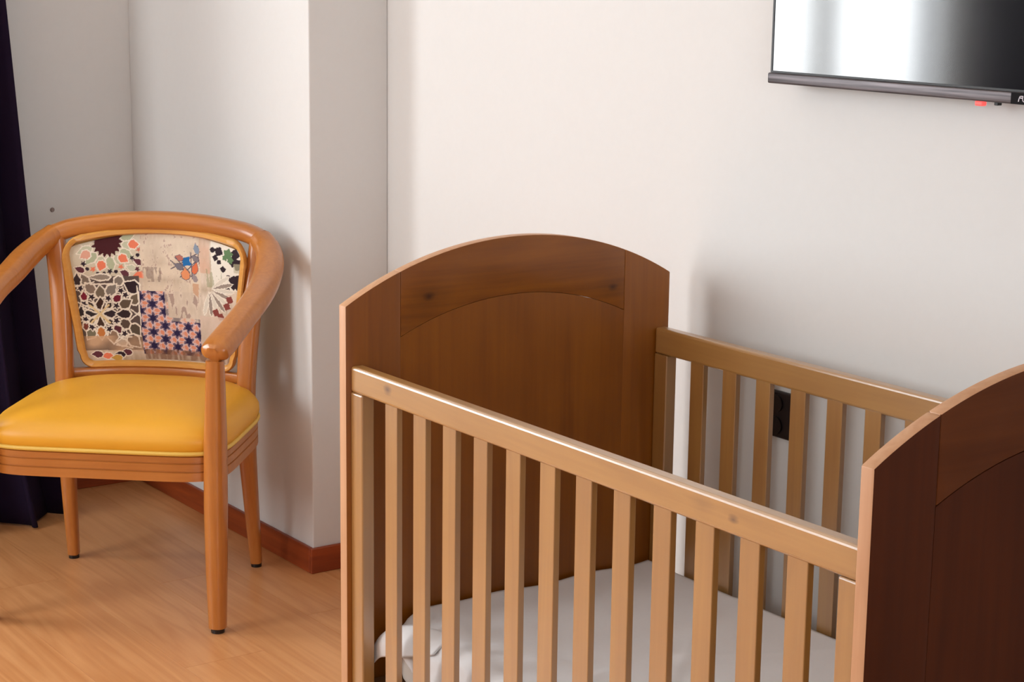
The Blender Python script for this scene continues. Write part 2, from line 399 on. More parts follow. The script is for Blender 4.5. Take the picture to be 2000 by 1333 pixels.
def crib_end(name, y0, y1, label, rnd, MV, MX):
    ym = (y0+y1)/2
    bm = bmesh.new(); zb = 0.16
    xs = lin(ST, CW-ST, 24)
    pts = [(CW-ST, zb), (ST, zb)][::-1]
    pts = [(ST-0.001, zb), (CW-ST+0.001, zb)] + [(x, inner(x)+0.001) for x in xs[::-1]]
    pts = [(x-cl.x, z-0.5) for x, z in pts]
    prism(bm, pts, 'y', y0-ym, y1-ym-0.0012 if True else 0, 0.0)
    e = obj(name, bm, MV, crib, (0, ym-cl.y, 0.5), True, 30)
    e['label'] = label
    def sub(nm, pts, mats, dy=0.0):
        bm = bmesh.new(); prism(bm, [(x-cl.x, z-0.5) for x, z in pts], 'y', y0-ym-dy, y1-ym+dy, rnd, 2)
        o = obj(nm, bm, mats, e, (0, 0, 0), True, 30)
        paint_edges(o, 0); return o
    xs = lin(0, ST, 8)
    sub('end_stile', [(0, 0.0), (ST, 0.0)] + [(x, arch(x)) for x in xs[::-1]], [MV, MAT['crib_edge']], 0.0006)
    xs = lin(CW-ST, CW, 8)
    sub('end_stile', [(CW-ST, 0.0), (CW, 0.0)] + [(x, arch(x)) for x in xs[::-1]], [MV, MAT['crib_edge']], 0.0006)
    xs = lin(ST+0.0004, CW-ST-0.0004, 28)
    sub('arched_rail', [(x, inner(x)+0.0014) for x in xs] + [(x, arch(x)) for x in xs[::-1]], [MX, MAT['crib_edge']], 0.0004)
    return e
crib_end('headboard', CL, CL+ET, 'far arched end panel, dark walnut stain', 0.0014, MAT['crib_end'], MAT['headboard_x'])
crib_end('footboard', -ET, 0.0, 'near arched end panel, brown darkened to stand for shade, with pale chipped edge', 0.0026, MAT['crib_end_shaded'], MAT['crib_end_shaded_x'])

def rail_box(nm, mat, x0, x1, y0, y1, z0, z1, bev):
    return boxobj(nm, MAT[mat], crib, x0, x1, y0, y1, z0, z1, bev, 3, False)
SWD = 0.0385
def side(xf, xb, y1, ps, inset, zt, zbt, rmat):
    """slatted side between the end panels; xf..xb rail thickness"""
    rail_box('top_rail', rmat, xf, xb, 0.0012, CL-0.0012, zbt, zt, 0.0055)
    rail_box('bottom_rail', 'rail_y', xf, xb, 0.0012, CL-0.0012, 0.140, 0.185, 0.004)
    for a, b_ in ((0.0012, 0.0385), (CL-0.040, CL-0.0012)):
        rail_box('rail_stile', 'slat', xf, xb, a, b_, 0.185, zbt, 0.003)
    bm = bmesh.new(); zz = (0.185+zbt)/2; hh = (zbt-0.185)/2
    box(bm, -0.0058, 0.0058, -SWD/2, SWD/2, -hh-0.003, hh+0.003, 0.0012, 2)
    first = obj('slat', bm, MAT['slat'], crib, (0, 0, 0))
    for k in range(12):
        o = first if k == 0 else first.copy()
        if k: COL.objects.link(o); o.parent = crib
        o.location = Vector((xf+inset, y1-k*ps-SWD/2, zz))-cl
side(0.0090, 0.0350, 1.1368, 0.0911, 0.0100, 0.8160, 0.7690, 'rail_knots')
side(0.7050, 0.7310, 1.1386, 0.0930, 0.0075, 0.8150, 0.7630, 'rail_y')
rail_box('mattress_base', 'base_board', 0.04, 0.70, 0.003, CL-0.003, 0.205, 0.222, 0.002)

# mattress and sheet
MX0, MX1, MY0, MY1, MR = 0.075, 0.690, 0.015, CL-0.014, 0.075
def corner_inset(v):
    d = max(v-(MY1-MR), (MY0+MR)-v, 0.0)
    return MR-math.sqrt(max(MR*MR-min(d, MR)**2, 0.0))
bm = bmesh.new(); pts = []
for cx_, cy_, a0 in ((MX1-MR, MY1-MR, 0), (MX0+MR, MY1-MR, 1), (MX0+MR, MY0+MR, 2), (MX1-MR, MY0+MR, 3)):
    for i in range(9):
        a = PI/2*(a0+i/8); pts.append((cx_+MR*math.cos(a)-0.3825, cy_+MR*math.sin(a)-CL/2))
prism(bm, pts, 'z', 0.2225, 0.3290, 0.020, 4)
mat_t = obj('mattress', bm, MAT['mattress'], None, (0.3825, CL/2, 0), True, 40)
tag(mat_t, 'thin foam mattress lying inside the crib under the white sheet', 'mattress')

def sheet_mesh():
    bm = bmesh.new()
    nx, ny = 90, 150
    rnd = random.Random(3)
    grid = []
    X0, X1, Y0, Y1 = 0.075, 0.690, 0.015, CL-0.014
    drop = 0.075
    for j in range(ny+1):
        row = []
        v = Y0-0.004+(Y1-Y0+0.008)*j/ny
        for i in range(nx+1):
            s = -drop+(X1-X0+drop+0.006)*i/nx          # running length across, drapes over the near (low x) side
            ZT_ = 0.3325; z = ZT_; x = X0+s; r = 0.024
            if s < r:
                if s > -r*0.57:
                    a = min((r-s)/r, PI/2); x = X0+r-(r+0.004)*math.sin(a); z = ZT_-r+r*math.cos(a)
                else:
                    x = X0-0.004; z = ZT_-r-(-r*0.57-s)
            ins = corner_inset(v)*max(0.0, 1-max(s, 0)/0.10)
            x += ins
            if z < ZT_-r and v > 1.10: z = ZT_-r+(z-(ZT_-r))*max(0.15, 1-(v-1.10)/0.07)
            y = v
            # gathers and rumples, strongest at the near corner beside the headboard
            cd = math.exp(-((v-1.06)**2/0.03+(s-0.01)**2/0.02))
            fold = math.sin(40*v+9*s+1.4*math.sin(7*s))*0.5+math.sin(21*v-38*s)*0.5
            dz = cd*0.012*(fold+0.8)+0.0022*math.sin(9*v+14*s)+0.0018*math.sin(23*v-11*s)
            dz += 0.0045*math.exp(-((v-0.75-0.35*s)/0.02)**2)+0.004*math.exp(-((v-0.95+0.5*s)/0.016)**2)+0.004*math.exp(-((v-0.52-0.8*s)/0.018)**2)
            z += max(dz, 0.0012) if s > -0.02 else 0.0
            if s < 0.0: x -= 0.006+0.005*math.sin(48*v)*min(1, -s/0.03)+0.004*math.sin(27*v+1)*min(1, -s/0.03)+cd*0.010*(1+math.sin(50*v))*min(1, -s/0.04)
            z += 0.0025*math.exp(-(v-Y1)**2/0.0005)*(1+math.sin(30*s))
            row.append(bm.verts.new((x, y, z)))
        grid.append(row)
    for j in range(ny):
        for i in range(nx):
            bm.faces.new((grid[j][i], grid[j][i+1], grid[j+1][i+1], grid[j+1][i]))
    return bm
sheet = obj('bed_sheet', sheet_mesh(), MAT['sheet'], None, (0, 0, 0), True)
md = sheet.modifiers.new('thickness', 'SOLIDIFY'); md.thickness = 0.001; md.offset = 0.0
tag(sheet, 'white cotton sheet spread over the crib mattress, rumpled at the corner', 'sheet')
# loose corner of the sheet standing up between the slats and the headboard
def flap():
    bm = bmesh.new(); nv = 12; rows = []
    up_ = catmull([(0.120, 1.06, 0.342), (0.100, 1.095, 0.352), (0.075, 1.140, 0.353), (0.056, 1.188, 0.336), (0.047, 1.222, 0.305), (0.0425, 1.2405, 0.258)], 6)
    lo_ = catmull([(0.064, 1.06, 0.326), (0.052, 1.090, 0.314), (0.047, 1.120, 0.303), (0.045, 1.160, 0.291), (0.043, 1.205, 0.277), (0.0415, 1.2385, 0.249)], 6)
    nu = len(up_)-1
    for i in range(nu+1):
        row = []
        for j in range(nv+1):
            v = j/nv
            p = np.array(up_[i])*(1-v)+np.array(lo_[i])*v
            w = math.sin(PI*v)
            row.append(bm.verts.new((max(p[0]-0.010*w*math.sin(PI*min(1, i/nu+0.1)), 0.0385), p[1]+0.004*w, p[2]+0.006*w*(1-v))))
        rows.append(row)
    for i in range(nu):
        for j in range(nv): bm.faces.new((rows[i][j], rows[i][j+1], rows[i+1][j+1], rows[i+1][j]))
    return bm
fo = obj('sheet_corner', flap(), MAT['sheet'], sheet, (0, 0, 0), True)
md = fo.modifiers.new('thickness', 'SOLIDIFY'); md.thickness = 0.003

# ------------------------------------------------------------------ television
tx = XW-0.060
tv = thing('television', 'wall mounted flat screen television with grey lower strip at upper right', 'television', (XW-0.03, 0.45, 1.31))
tl = Vector(tv.location)
def tvbox(nm, mat, *a, **k): return boxobj(nm, MAT[mat], tv, *a, **k)
TY0, TY1, TZ0, TZ1 = -0.14, 0.983, 1.329, 1.975
tvbox('housing', 'tv_back', tx+0.006, XW-0.004, TY0+0.01, TY1-0.01, TZ0-0.005, TZ1-0.005, 0.006)
bm = bmesh.new()
bz = 0.0045
box(bm, 0, 0.006, TY0-0.45, TY0-0.45+bz, TZ0-1.31, TZ1-1.31); box(bm, 0, 0.006, TY1-0.45-bz, TY1-0.45, TZ0-1.31, TZ1-1.31)
box(bm, 0, 0.006, TY0-0.45+bz, TY1-0.45-bz, TZ0-1.31, TZ0-1.31+0.0035); box(bm, 0, 0.006, TY0-0.45+bz, TY1-0.45-bz, TZ1-1.31-bz, TZ1-1.31)
obj('bezel', bm, MAT['tv_black'], tv, (tx-tl.x, 0, 0))
tvbox('screen', 'screen', tx+0.0010, tx+0.0058, TY0+bz, TY1-bz, TZ0+0.0035, TZ1-bz)
tvbox('lower_strip', 'tv_strip', tx-0.004, tx+0.030, TY0-0.004, TY1+0.004, 1.3095, TZ0-0.0003, 0.003, seg=3, smooth=True)
plate = tvbox('badge_plate', 'badge', tx-0.0052, tx-0.0038, 0.318, 0.423, 1.3100, TZ0-0.001, 0.0006)
plate['label'] = 'black badge plate on the grey strip'
# lettering on the badge, as far as the photograph shows it
def stroke(bm, pts, w, x):
    P = [Vector(p) for p in pts]
    for a, b_ in zip(P[:-1], P[1:]):
        d = (b_-a); n = Vector((-d.y, d.x)).normalized()*w/2; e = d.normalized()*w*0.35
        q = [a-e+n, b_+e+n, b_+e-n, a-e-n]
        v0 = [bm.verts.new((x, p.x, p.y)) for p in q]; v1 = [bm.verts.new((x-0.0006, p.x, p.y)) for p in q]
        bm.faces.new(v0); bm.faces.new(v1[::-1])
        for i in range(4): bm.faces.new((v0[i], v1[i], v1[(i+1) % 4], v0[(i+1) % 4]))
pl = Vector(plate.location)
def letter(nm, strokes, w):
    bm = bmesh.new()
    for s in strokes: stroke(bm, s, w, -0.0006)
    o = obj(nm, bm, MAT['lettering'], plate, (0, 0, 0))
# along the wall the reading direction is -y
def ly(a): return -a+0.043
zc = 0.0
def T(pts): return [(ly(a), b_) for a, b_ in pts]
letter('letter_f', [T([(0.0065, -0.0042), (0.0075, 0.0005), (0.0090, 0.0034), (0.0110, 0.0040), (0.0150, 0.0040)]), T([(0.0080, 0.0012), (0.0140, 0.0012)])], 0.0013)
letter('letter_u', [T([(0.0150, 0.0040), (0.0146, 0.0), (0.0152, -0.0030), (0.0170, -0.0042), (0.0190, -0.0042), (0.0207, -0.0030), (0.0215, 0.0), (0.0222, 0.0040)])], 0.0013)
led = tvbox('standby_light', 'led', tx+0.001, tx+0.012, 0.485, 0.5015, 1.3015, 1.3096, 0.002)
led['label'] = 'glowing red standby light under the strip'
tvbox('power_button', 'tv_back', tx+0.002, tx+0.012, 0.454, 0.462, 1.3045, 1.3096, 0.001)
tvbox('wall_bracket', 'tv_back', XW-0.0045, XW-0.0002, 0.25, 0.65, 1.45, 1.80, 0.001)

# ------------------------------------------------------------------ outlet behind the crib
ol = thing('power_outlet', 'dark brown square power outlet on the white wall behind the rear slats', 'outlet', (XW-0.006, 0.982, 0.681))
oc = Vector(ol.location)
boxobj('cover_plate', MAT['plate'], ol, XW-0.011, XW-0.0003, 0.939, 1.025, 0.636, 0.7265, 0.003)
for zz in (0.660, 0.703):
    bm = bmesh.new(); bmesh.ops.create_cone(bm, cap_ends=True, segments=24, radius1=0.017, radius2=0.017, depth=0.004, matrix=Matrix.Rotation(PI/2, 4, 'Y'))
    obj('socket', bm, MAT['glide'], ol, Vector((XW-0.0125, 0.982, zz))-oc)

# ------------------------------------------------------------------ curtain
def curtain_mesh(mirror=False):
    bm = bmesh.new(); nz, nu = 44, 150; rows = []
    for j in range(nz+1):
        t = j/nz; z = 0.006+2.538*t
        row = []
        xr = 0.255-0.132*min(z, 0.355)-0.050*max(0, min(z, 1.6)-0.355)-0.02*max(0, z-1.6)-0.003*math.sin(3*z)
        amp = 0.062*(1-t)**0.8+0.035
        yc = 3.365-0.150*(1-t)**1.2
        for i in range(nu+1):
            u = i/nu; ph = 2*PI*(5.5*(1-u)+0.22)
            x = xr-(1-u)*(0.72 if mirror else 0.86)+0.024*math.sin(2*ph)*(1-t*0.5)
            y = yc-amp*math.cos(ph)*(0.9+0.1*math.sin(5*u+2*z))
            if mirror: x = -3.09-x
            row.append(bm.verts.new((x, min(y, 3.435), z)))
        rows.append(row)
    for j in range(nz):
        for i in range(nu): bm.faces.new((rows[j][i], rows[j][i+1], rows[j+1][i+1], rows[j+1][i]))
    return bm
cur = obj('curtain', curtain_mesh(), MAT['curtain'], None, (0, 0, 0), True)
md = cur.modifiers.new('thickness', 'SOLIDIFY'); md.thickness = 0.003
tag(cur, 'dark navy floor length curtain hanging at the left edge behind the chair', 'curtain')
cur2 = obj('curtain', curtain_mesh(True), MAT['curtain'], None, (0, 0, 0), True)
md = cur2.modifiers.new('thickness', 'SOLIDIFY'); md.thickness = 0.003
tag(cur2, 'dark curtain outside the frame, seen only as the black right end of the screen reflection', 'curtain')
rod = thing('curtain_rod', 'metal curtain rod above the dark curtain, out of view', 'curtain rod', (-1.2, 3.375, 2.56))
bm = bmesh.new(); tube(bm, [(-2.15, 0, 0), (1.55, 0, 0)], [(0.012, 0.012)]*2); obj('pole', bm, MAT['metal'], rod, (0, 0, 0), True, 40)
for xx in (-2.1, 1.5):
    boxobj('bracket', MAT['metal'], rod, -1.2+xx-0.01, -1.2+xx+0.01, 3.38, YB-0.0003, 2.55, 2.57, 0.002)

# ------------------------------------------------------------------ armchair
CH = thing('armchair', 'varnished wooden armchair with mustard seat and mosaic patterned backrest in the corner', 'armchair', (0.300, 2.710, 0), math.atan2(-0.663, 0.749))
def L3(x, f, z): return (x+0.010, -f, z)            # chair space: x across, f towards the front
def sym(path, s): return [L3(s*x-(0.016*min(1, max(0, (f-0.15)/0.3)) if s < 0 else 0), f, z) for x, f, z in path]

for s in (-1, 1):                                  # front legs rise to carry the arms
    bm = bmesh.new()
    pth = catmull([(0.269, 0.483, 0.012), (0.269, 0.483, 0.15), (0.270, 0.483, 0.30), (0.272, 0.483, 0.45), (0.274, 0.484, 0.56), (0.275, 0.485, 0.640)], 5)
    rr = np.interp([p[2] for p in pth], [0.012, 0.15, 0.30, 0.45, 0.56, 0.64], [0.0205, 0.0245, 0.0268, 0.0262, 0.0230, 0.0205])
    sx = -0.016 if s < 0 else 0.0
    tube(bm, [L3(s*p[0]+sx, p[1], p[2]) for p in pth], [(r_, r_) for r_ in rr], up=(0, 1, 0), sides=24, power=2.3)
    leg = obj('front_leg', bm, MAT['chair'], CH, (0, 0, 0), True, 50)
    bm = bmesh.new(); tube(bm, [L3(s*0.269+sx, 0.483, 0.0), L3(s*0.269+sx, 0.483, 0.0125)], [(0.0155, 0.0155), (0.0165, 0.0165)], up=(0, 1, 0)); obj('foot_glide', bm, MAT['glide'], leg, (0, 0, 0), True, 40)
for s in (-1, 1):                                  # rear legs run on up as the back posts
    bm = bmesh.new()
    pth = catmull([(0.240, 0.004, 0.012), (0.236, 0.030, 0.18), (0.232, 0.048, 0.34), (0.232, 0.046, 0.48), (0.239, 0.030, 0.62), (0.252, 0.010, 0.76), (0.262, 0.002, 0.835)], 5)
    zs = [p[2] for p in pth]
    ra = np.interp(zs, [0.012, 0.2, 0.36, 0.5, 0.83], [0.0145, 0.0185, 0.0225, 0.0225, 0.0260]); rb = np.interp(zs, [0.012, 0.2, 0.36, 0.5, 0.83], [0.0150, 0.0190, 0.0230, 0.0210, 0.018])
    tube(bm, [L3(s*p[0], p[1], p[2]) for p in pth], list(zip(ra, rb)), up=(0, 1, 0), sides=20, power=3.2)
    leg = obj('rear_leg', bm, MAT['chair'], CH, (0, 0, 0), True, 50)
    bm = bmesh.new(); tube(bm, [L3(s*0.240, 0.003, 0.0), L3(s*0.240, 0.004, 0.0125)], [(0.0135, 0.0135)]*2, up=(0, 1, 0)); obj('foot_glide', bm, MAT['glide'], leg, (0, 0, 0), True, 40)

# crest rail and the two arms: one sweeping horseshoe, jointed above the back posts
HALF = [(0.274, 0.500, 0.655), (0.290, 0.44, 0.682), (0.305, 0.36, 0.711), (0.315, 0.27, 0.738), (0.315, 0.18, 0.762), (0.306, 0.09, 0.794), (0.288, 0.03, 0.820), (0.262, -0.003, 0.842), (0.212, -0.017, 0.858), (0.11, -0.030, 0.872), (0.0, -0.036, 0.877)]
arm_pts = HALF[:8]
def section(zlist, tlist, ws, hs):
    return
for s in (-1, 1):
    bm = bmesh.new(); pth = catmull(arm_pts, 7); n = len(pth)
    rad = []
    for i in range(n):
        t = i/(n-1)
        wa = np.interp(t, [0, 0.03, 0.08, 0.3, 0.7, 1.0], [0.030, 0.0365, 0.0375, 0.0330, 0.0350, 0.0290])
        hb = np.interp(t, [0, 0.03, 0.08, 0.3, 0.7, 1.0], [0.0180, 0.0225, 0.0235, 0.0240, 0.0265, 0.0250])
        rad.append((wa, hb))
    tube(bm, sym(pth, s), rad, sides=24, power=2.4)
    # rounded nose of the arm
    es = [f for f in bm.faces if len(f.verts) > 4]
    nose = min(es, key=lambda f: f.calc_center_median().y)
    bmesh.ops.bevel(bm, geom=list(nose.edges), offset=0.012, segments=4, profile=0.5, affect='EDGES')
    obj('armrest', bm, MAT['chair'], CH, (0, 0, 0), True, 50)
bm = bmesh.new(); half = HALF[7:]
full = [(x, f, z) for x, f, z in half[:-1]] + [half[-1]] + [(-x, f, z) for x, f, z in half[:-1][::-1]]
pth = catmull(full, 7); n = len(pth)
tube(bm, [L3(*p) for p in pth], [(0.0255, 0.0235) for i in range(n)], sides=24, power=2.6)
obj('crest_rail', bm, MAT['chair_x'], CH, (0, 0, 0), True, 50)

# seat
def outline(k, n=72, grow=0.0):
    """D-shaped plan of the seat, k = scale"""
    pts = []
    for i in range(n):
        a = 2*PI*i/n; c, s_ = math.cos(a), math.sin(a)
        front = s_ > 0
        pw = 7.0 if front else 2.9
        px_ = math.copysign(abs(c)**(2/pw), c)*(0.282+grow)
        f = 0.20+abs(s_)**(2/pw)*(0.284+grow) if front else 0.20-abs(s_)**(2/pw)*(0.240+grow)
        pts.append((px_*k, 0.20+(f-0.20)*k))
    return pts
def stack(bm, rings, cap_bottom=True, cap_top=True):
    R_ = [[bm.verts.new(L3(x, f, z)) for x, f in pts] for pts, z in rings]
    n = len(R_[0])
    for a, b_ in zip(R_[:-1], R_[1:]):
        for i in range(n): bm.faces.new((a[i], a[(i+1) % n], b_[(i+1) % n], b_[i]))
    if cap_bottom: bm.faces.new(R_[0][::-1])
    if cap_top: bm.faces.new(R_[-1])
bm = bmesh.new()
g = 0.0028
prof = [(0.3525, -0.003), (0.3535, 0.0), (0.3735, 0.0), (0.3745, -g), (0.3765, -g), (0.3775, 0.0), (0.3935, 0.0), (0.3945, -g), (0.3965, -g), (0.3975, 0.0), (0.4105, 0.0), (0.4125, -0.003)]
stack(bm, [(outline(1, grow=d), z) for z, d in prof])
sf = obj('seat_frame', bm, MAT['chair_x'], CH, (0, 0, 0), True, 35)
bm = bmesh.new()
ring = [L3(x, f, 0.4185) for x, f in outline(1, grow=0.0005)]
ring.append(ring[0]); tube(bm, ring, [(0.0052, 0.0052)]*len(ring), sides=10, cap=False)
bm2 = bmesh.new()
rings = []
for i in range(15):
    a = i/14*PI/2
    k = math.cos(a); z = 0.4165
    # puffed side then a broad low dome
    rings.append(None)
rings = [(outline(1, grow=-0.010), 0.4135), (outline(1, grow=-0.001), 0.4225), (outline(1, grow=0.004), 0.436), (outline(1, grow=0.003), 0.450), (outline(1, grow=-0.004), 0.462),
         (outline(0.94), 0.4760), (outline(0.86), 0.4870), (outline(0.74), 0.4955), (outline(0.59), 0.5025), (outline(0.42), 0.5065), (outline(0.22), 0.5085), (outline(0.06), 0.5090)]
stack(bm2, rings)
cush = obj('seat_cushion', bm2, MAT['seat'], CH, (0, 0, 0), True)
cush['label'] = 'mustard yellow leatherette cushion'
obj('piping', bm, MAT['piping'], cush, (0, 0, 0), True)

# backrest: moulding frame round an upholstered pad, bowed in plan
def bow(x): return -0.030+0.085*(abs(x)/0.235)**2.0*0.75
ZT = lambda x: 0.861-0.030*(abs(x)/0.235)**2.2
ZBm = 0.505
def half_w(z): return 0.200+0.042*(z-0.52)/0.33
def back_outline(d, n=20, r=0.035):
    """rounded outline inset by d, list of (x, z) counter clockwise"""
    pts = []
    zb = ZBm+d
    hw = lambda z: half_w(z)-d
    top = lambda x: ZT(x)-d
    rr = max(r-d, 0.006)
    xb_ = hw(zb)
    # bottom edge left->right
    for i in range(n+1): pts.append((-xb_+rr+(2*xb_-2*rr)*i/n, zb))
    for i in range(1, 7):
        a = -PI/2+PI/2*i/6; pts.append((xb_-rr+rr*math.cos(a)+0.0, zb+rr+rr*math.sin(a)))
    zt = top(hw(0.80))
    for i in range(1, n):
        z = zb+rr+(zt-rr*1.4-zb-rr)*i/n; pts.append((hw(z), z))
    xt = hw(zt-rr*1.4); R2 = rr*1.4
    for i in range(0, 8):
        a = PI/2*i/7; xx = xt-R2+R2*math.cos(a); pts.append((xx, (zt-R2)+(top(xt-R2)-(zt-R2))*math.sin(a)))
    for i in range(1, n*2):
        xx = (xt-R2)*(1-2*i/(n*2)); pts.append((xx, top(xx)))
    m = [(-x, z) for x, z in pts]
    half_r = [p for p in pts]
    # mirror right side for the left
    right = half_r[n+1: n+1+6+(n-1)+8]
    left = [(-x, z) for x, z in right[::-1]]
    return pts+left
def put(x, z, off): return L3(x, bow(x)+0.035*(0.55-z)*0.6+off, z)
bm = bmesh.new()
o1 = back_outline(0.0); o2 = back_outline(0.004); o3 = back_outline(0.013); o4 = back_outline(0.017)
R_ = [[bm.verts.new(put(x, z, off)) for x, z in o] for o, off in ((o1, -0.012), (o1, 0.010), (o2, 0.015), (o3, 0.015), (o4, 0.009), (o4, -0.012))]
n = len(o1)
for a, b_ in zip(R_, R_[1:]+R_[:1]):
    for i in range(n): bm.faces.new((a[i], a[(i+1) % n], b_[(i+1) % n], b_[i]))
bf = obj('back_frame', bm, MAT['chair_frame'], CH, (0, 0, 0), True, 50)

bm = bmesh.new()                                    # cross bar between the back posts under the pad
xs = lin(-0.222, 0.222, 24)
tube(bm, [put(x, 0.4935, 0.0) for x in xs], [(0.0125, 0.0130)]*25, sides=16, power=4.0)
obj('back_bar', bm, MAT['chair_x'], CH, (0, 0, 0), True, 50)

# --- the printed mosaic on the pad: colours are drawn in the pad's own plane and stored per vertex
PWD, PHT = 1777, 1333            # drawing units across the print
GX, GY = 400, 300
img = np.zeros((GY, GX, 3)); SX, SY = GX/PWD, GY/PHT
yy, xx_ = np.mgrid[0:GY, 0:GX]; PX = (xx_+0.5)/SX; PY = (yy+0.5)/SY
rng = np.random.default_rng(5)
def smooth_noise(sx, sy):
    a = rng.random((int(GY/sy)+3, int(GX/sx)+3)); fy = yy/sy; fx = xx_/sx; iy = fy.astype(int); ix = fx.astype(int); ty = fy-iy; tx_ = fx-ix
    return (a[iy, ix]*(1-ty)*(1-tx_)+a[iy, ix+1]*(1-ty)*tx_+a[iy+1, ix]*ty*(1-tx_)+a[iy+1, ix+1]*ty*tx_)
def C3(r, g_, b_): return np.array(srgb(r, g_, b_)[:3])
def fill(mask, c, al=1.0):
    if np.ndim(al) == 0: img[mask] = img[mask]*(1-al)+c*al
    else: img[mask] = img[mask]*(1-al[mask][:, None])+c*al[mask][:, None]
def poly(pts, c, al=1.0):
    ins = np.zeros(PX.shape, bool); n_ = len(pts)
    for i in range(n_):
        xa, ya_ = pts[i]; xb_, yb_ = pts[(i+1) % n_]
        if abs(yb_-ya_) < 1e-9: continue
        cnd = ((ya_ > PY) != (yb_ > PY)) & (PX < (xb_-xa)*(PY-ya_)/(yb_-ya_)+xa); ins ^= cnd
    fill(ins, c, al)
def seg(a, b_, w, c):
    ax, ay = a; bx, by = b_; dx, dy = bx-ax, by-ay; t_ = np.clip(((PX-ax)*dx+(PY-ay)*dy)/(dx*dx+dy*dy+1e-9), 0, 1)
    fill(np.hypot(PX-ax-t_*dx, PY-ay-t_*dy) < w/2, c)
def disk(cx, cy, r, c): fill(np.hypot(PX-cx, PY-cy) < r, c)
def ringc(cx, cy, r, w, c): fill(np.abs(np.hypot(PX-cx, PY-cy)-r) < w/2, c)
def star(cx, cy, r, k, c, inner_=0.45, rot=0.0):
    poly([(cx+(r if i % 2 == 0 else r*inner_)*math.cos(rot+PI*i/k), cy+(r if i % 2 == 0 else r*inner_)*math.sin(rot+PI*i/k)) for i in range(2*k)], c)
def petal(cx, cy, ang, ln, wd, c, outline_=None, ow=14):
    ca, sa = math.cos(ang), math.sin(ang)
    shp = [(-0.54, 0), (-0.02, 0.5), (0.36, 0.38), (0.52, 0.0), (0.36, -0.38), (-0.02, -0.5)]
    def tr(k): return [(cx+ca*a*(ln+k)-sa*b_*(wd+k), cy+sa*a*(ln+k)+ca*b_*(wd+k)) for a, b_ in shp]
    if outline_ is not None: poly(tr(2*ow), outline_)
    poly(tr(0), c)
cream = C3(222, 208, 190); white = C3(236, 228, 214)
img[:] = C3(206, 190, 172)
n_a = smooth_noise(26, 16); n_b = smooth_noise(4, 14); n_c = smooth_noise(2, 3)
img += (n_a[..., None]-0.5)*0.20+(n_b[..., None]-0.5)*0.16
# upper left tile: maroon burst, green petals and coral drops
m_ = (PX < 690) & (PY < 470); fill(m_, C3(208, 200, 178), 0.85)
green, coral, plum, ink = C3(178, 186, 156), C3(232, 128, 96), C3(96, 50, 62), C3(48, 34, 46)
for k in range(14):
    a = 2*PI*k/14+0.1; ca, sa = math.cos(a), math.sin(a)
    petal(405+195*ca, 185+185*sa, a+PI, 130, 74, green if k % 2 else C3(196, 198, 172), white, 10)
for cx, cy, a in ((350, 380, 1.9), (540, 320, 0.6), (635, 195, 0.0), (225, 285, 2.6)): petal(cx, cy, a+PI, 90, 78, coral if cx > 300 else C3(224, 168, 146), white, 10)
for cx, cy, c in ((665, 345, plum), (170, 410, plum), (540, 445, plum), (600, 400, C3(196, 198, 176))): petal(cx, cy, 0.4, 85, 55, c, white, 9)
for cx, cy, c in ((205, 360, ink), (615, 315, ink), (280, 410, coral), (515, 390, coral), (420, 430, ink), (675, 240, C3(200, 120, 100)), (655, 410, plum)): star(cx, cy, 30, 5, c, 0.45, 0.3)
for cx, cy in ((235, 405), (320, 445), (370, 447), (468, 432), (665, 285)): disk(cx, cy, 16, ink)
poly([(600, 480), (640, 440), (700, 425), (700, 490)], coral)
star(405, 170, 140, 18, C3(70, 22, 28), 0.76)
fill(m_ & (PY < 200) & (PX < 300), C3(214, 204, 184), 0.75*np.ones(PX.shape))
# lower left tile: white strapwork over grey, brown and ink cells
m_ = (PX < 660) & (PY >= 470) & (PY < 1130); fill(m_, C3(92, 78, 74))
cells = [(200, 500, 1.2, 95, 78, (128, 116, 104)), (330, 480, 0, 170, 50, (150, 138, 126)), (480, 520, -0.8, 95, 78, (132, 122, 112)), (595, 565, 0.5, 135, 120, (44, 28, 36)),
 (240, 575, 0.9, 105, 82, (140, 124, 112)), (325, 610, 1.57, 105, 86, (120, 108, 92)), (420, 590, 2.3, 110, 86, (132, 124, 116)), (185, 645, 1.57, 75, 56, (124, 30, 52)), (465, 668, 2.4, 80, 66, (112, 28, 50)),
 (615, 670, 2.2, 110, 84, (112, 98, 82)), (320, 715, 1.57, 105, 82, (66, 42, 34)), (390, 728, 2.2, 60, 42, (64, 48, 44)), (235, 722, 0.9, 60, 42, (64, 48, 44)), (530, 715, 2.6, 110, 84, (98, 84, 70)),
 (235, 790, 0, 110, 84, (48, 40, 42)), (395, 803, PI, 112, 82, (50, 38, 46)), (505, 808, 0, 118, 82, (52, 40, 44)), (308, 882, -1.57, 105, 82, (72, 50, 40)), (390, 880, -2.3, 60, 44, (70, 54, 48)), (232, 872, -0.9, 60, 44, (84, 66, 50)),
 (520, 900, -2.6, 112, 84, (92, 76, 66)), (450, 945, -2.4, 82, 68, (92, 44, 56)), (600, 950, -2.2, 112, 88, (88, 78, 66)), (185, 920, -1.57, 80, 60, (120, 60, 50)), (400, 1010, -1.57, 105, 90, (150, 124, 104)), (215, 985, -0.9, 100, 80, (118, 112, 92)), (580, 1050, -2.3, 130, 100, (70, 60, 60)), (305, 975, -1.57, 100, 70, (196, 124, 66)), (140, 500, 1.57, 110, 60, (60, 48, 52)), (150, 780, 1.57, 100, 46, (52, 44, 48)), (470, 1060, 0, 80, 60, (190, 176, 160))]
for cx, cy, a, l_, w_, c in cells: petal(cx, cy, a, l_, w_*0.97, C3(*c), white, 15)
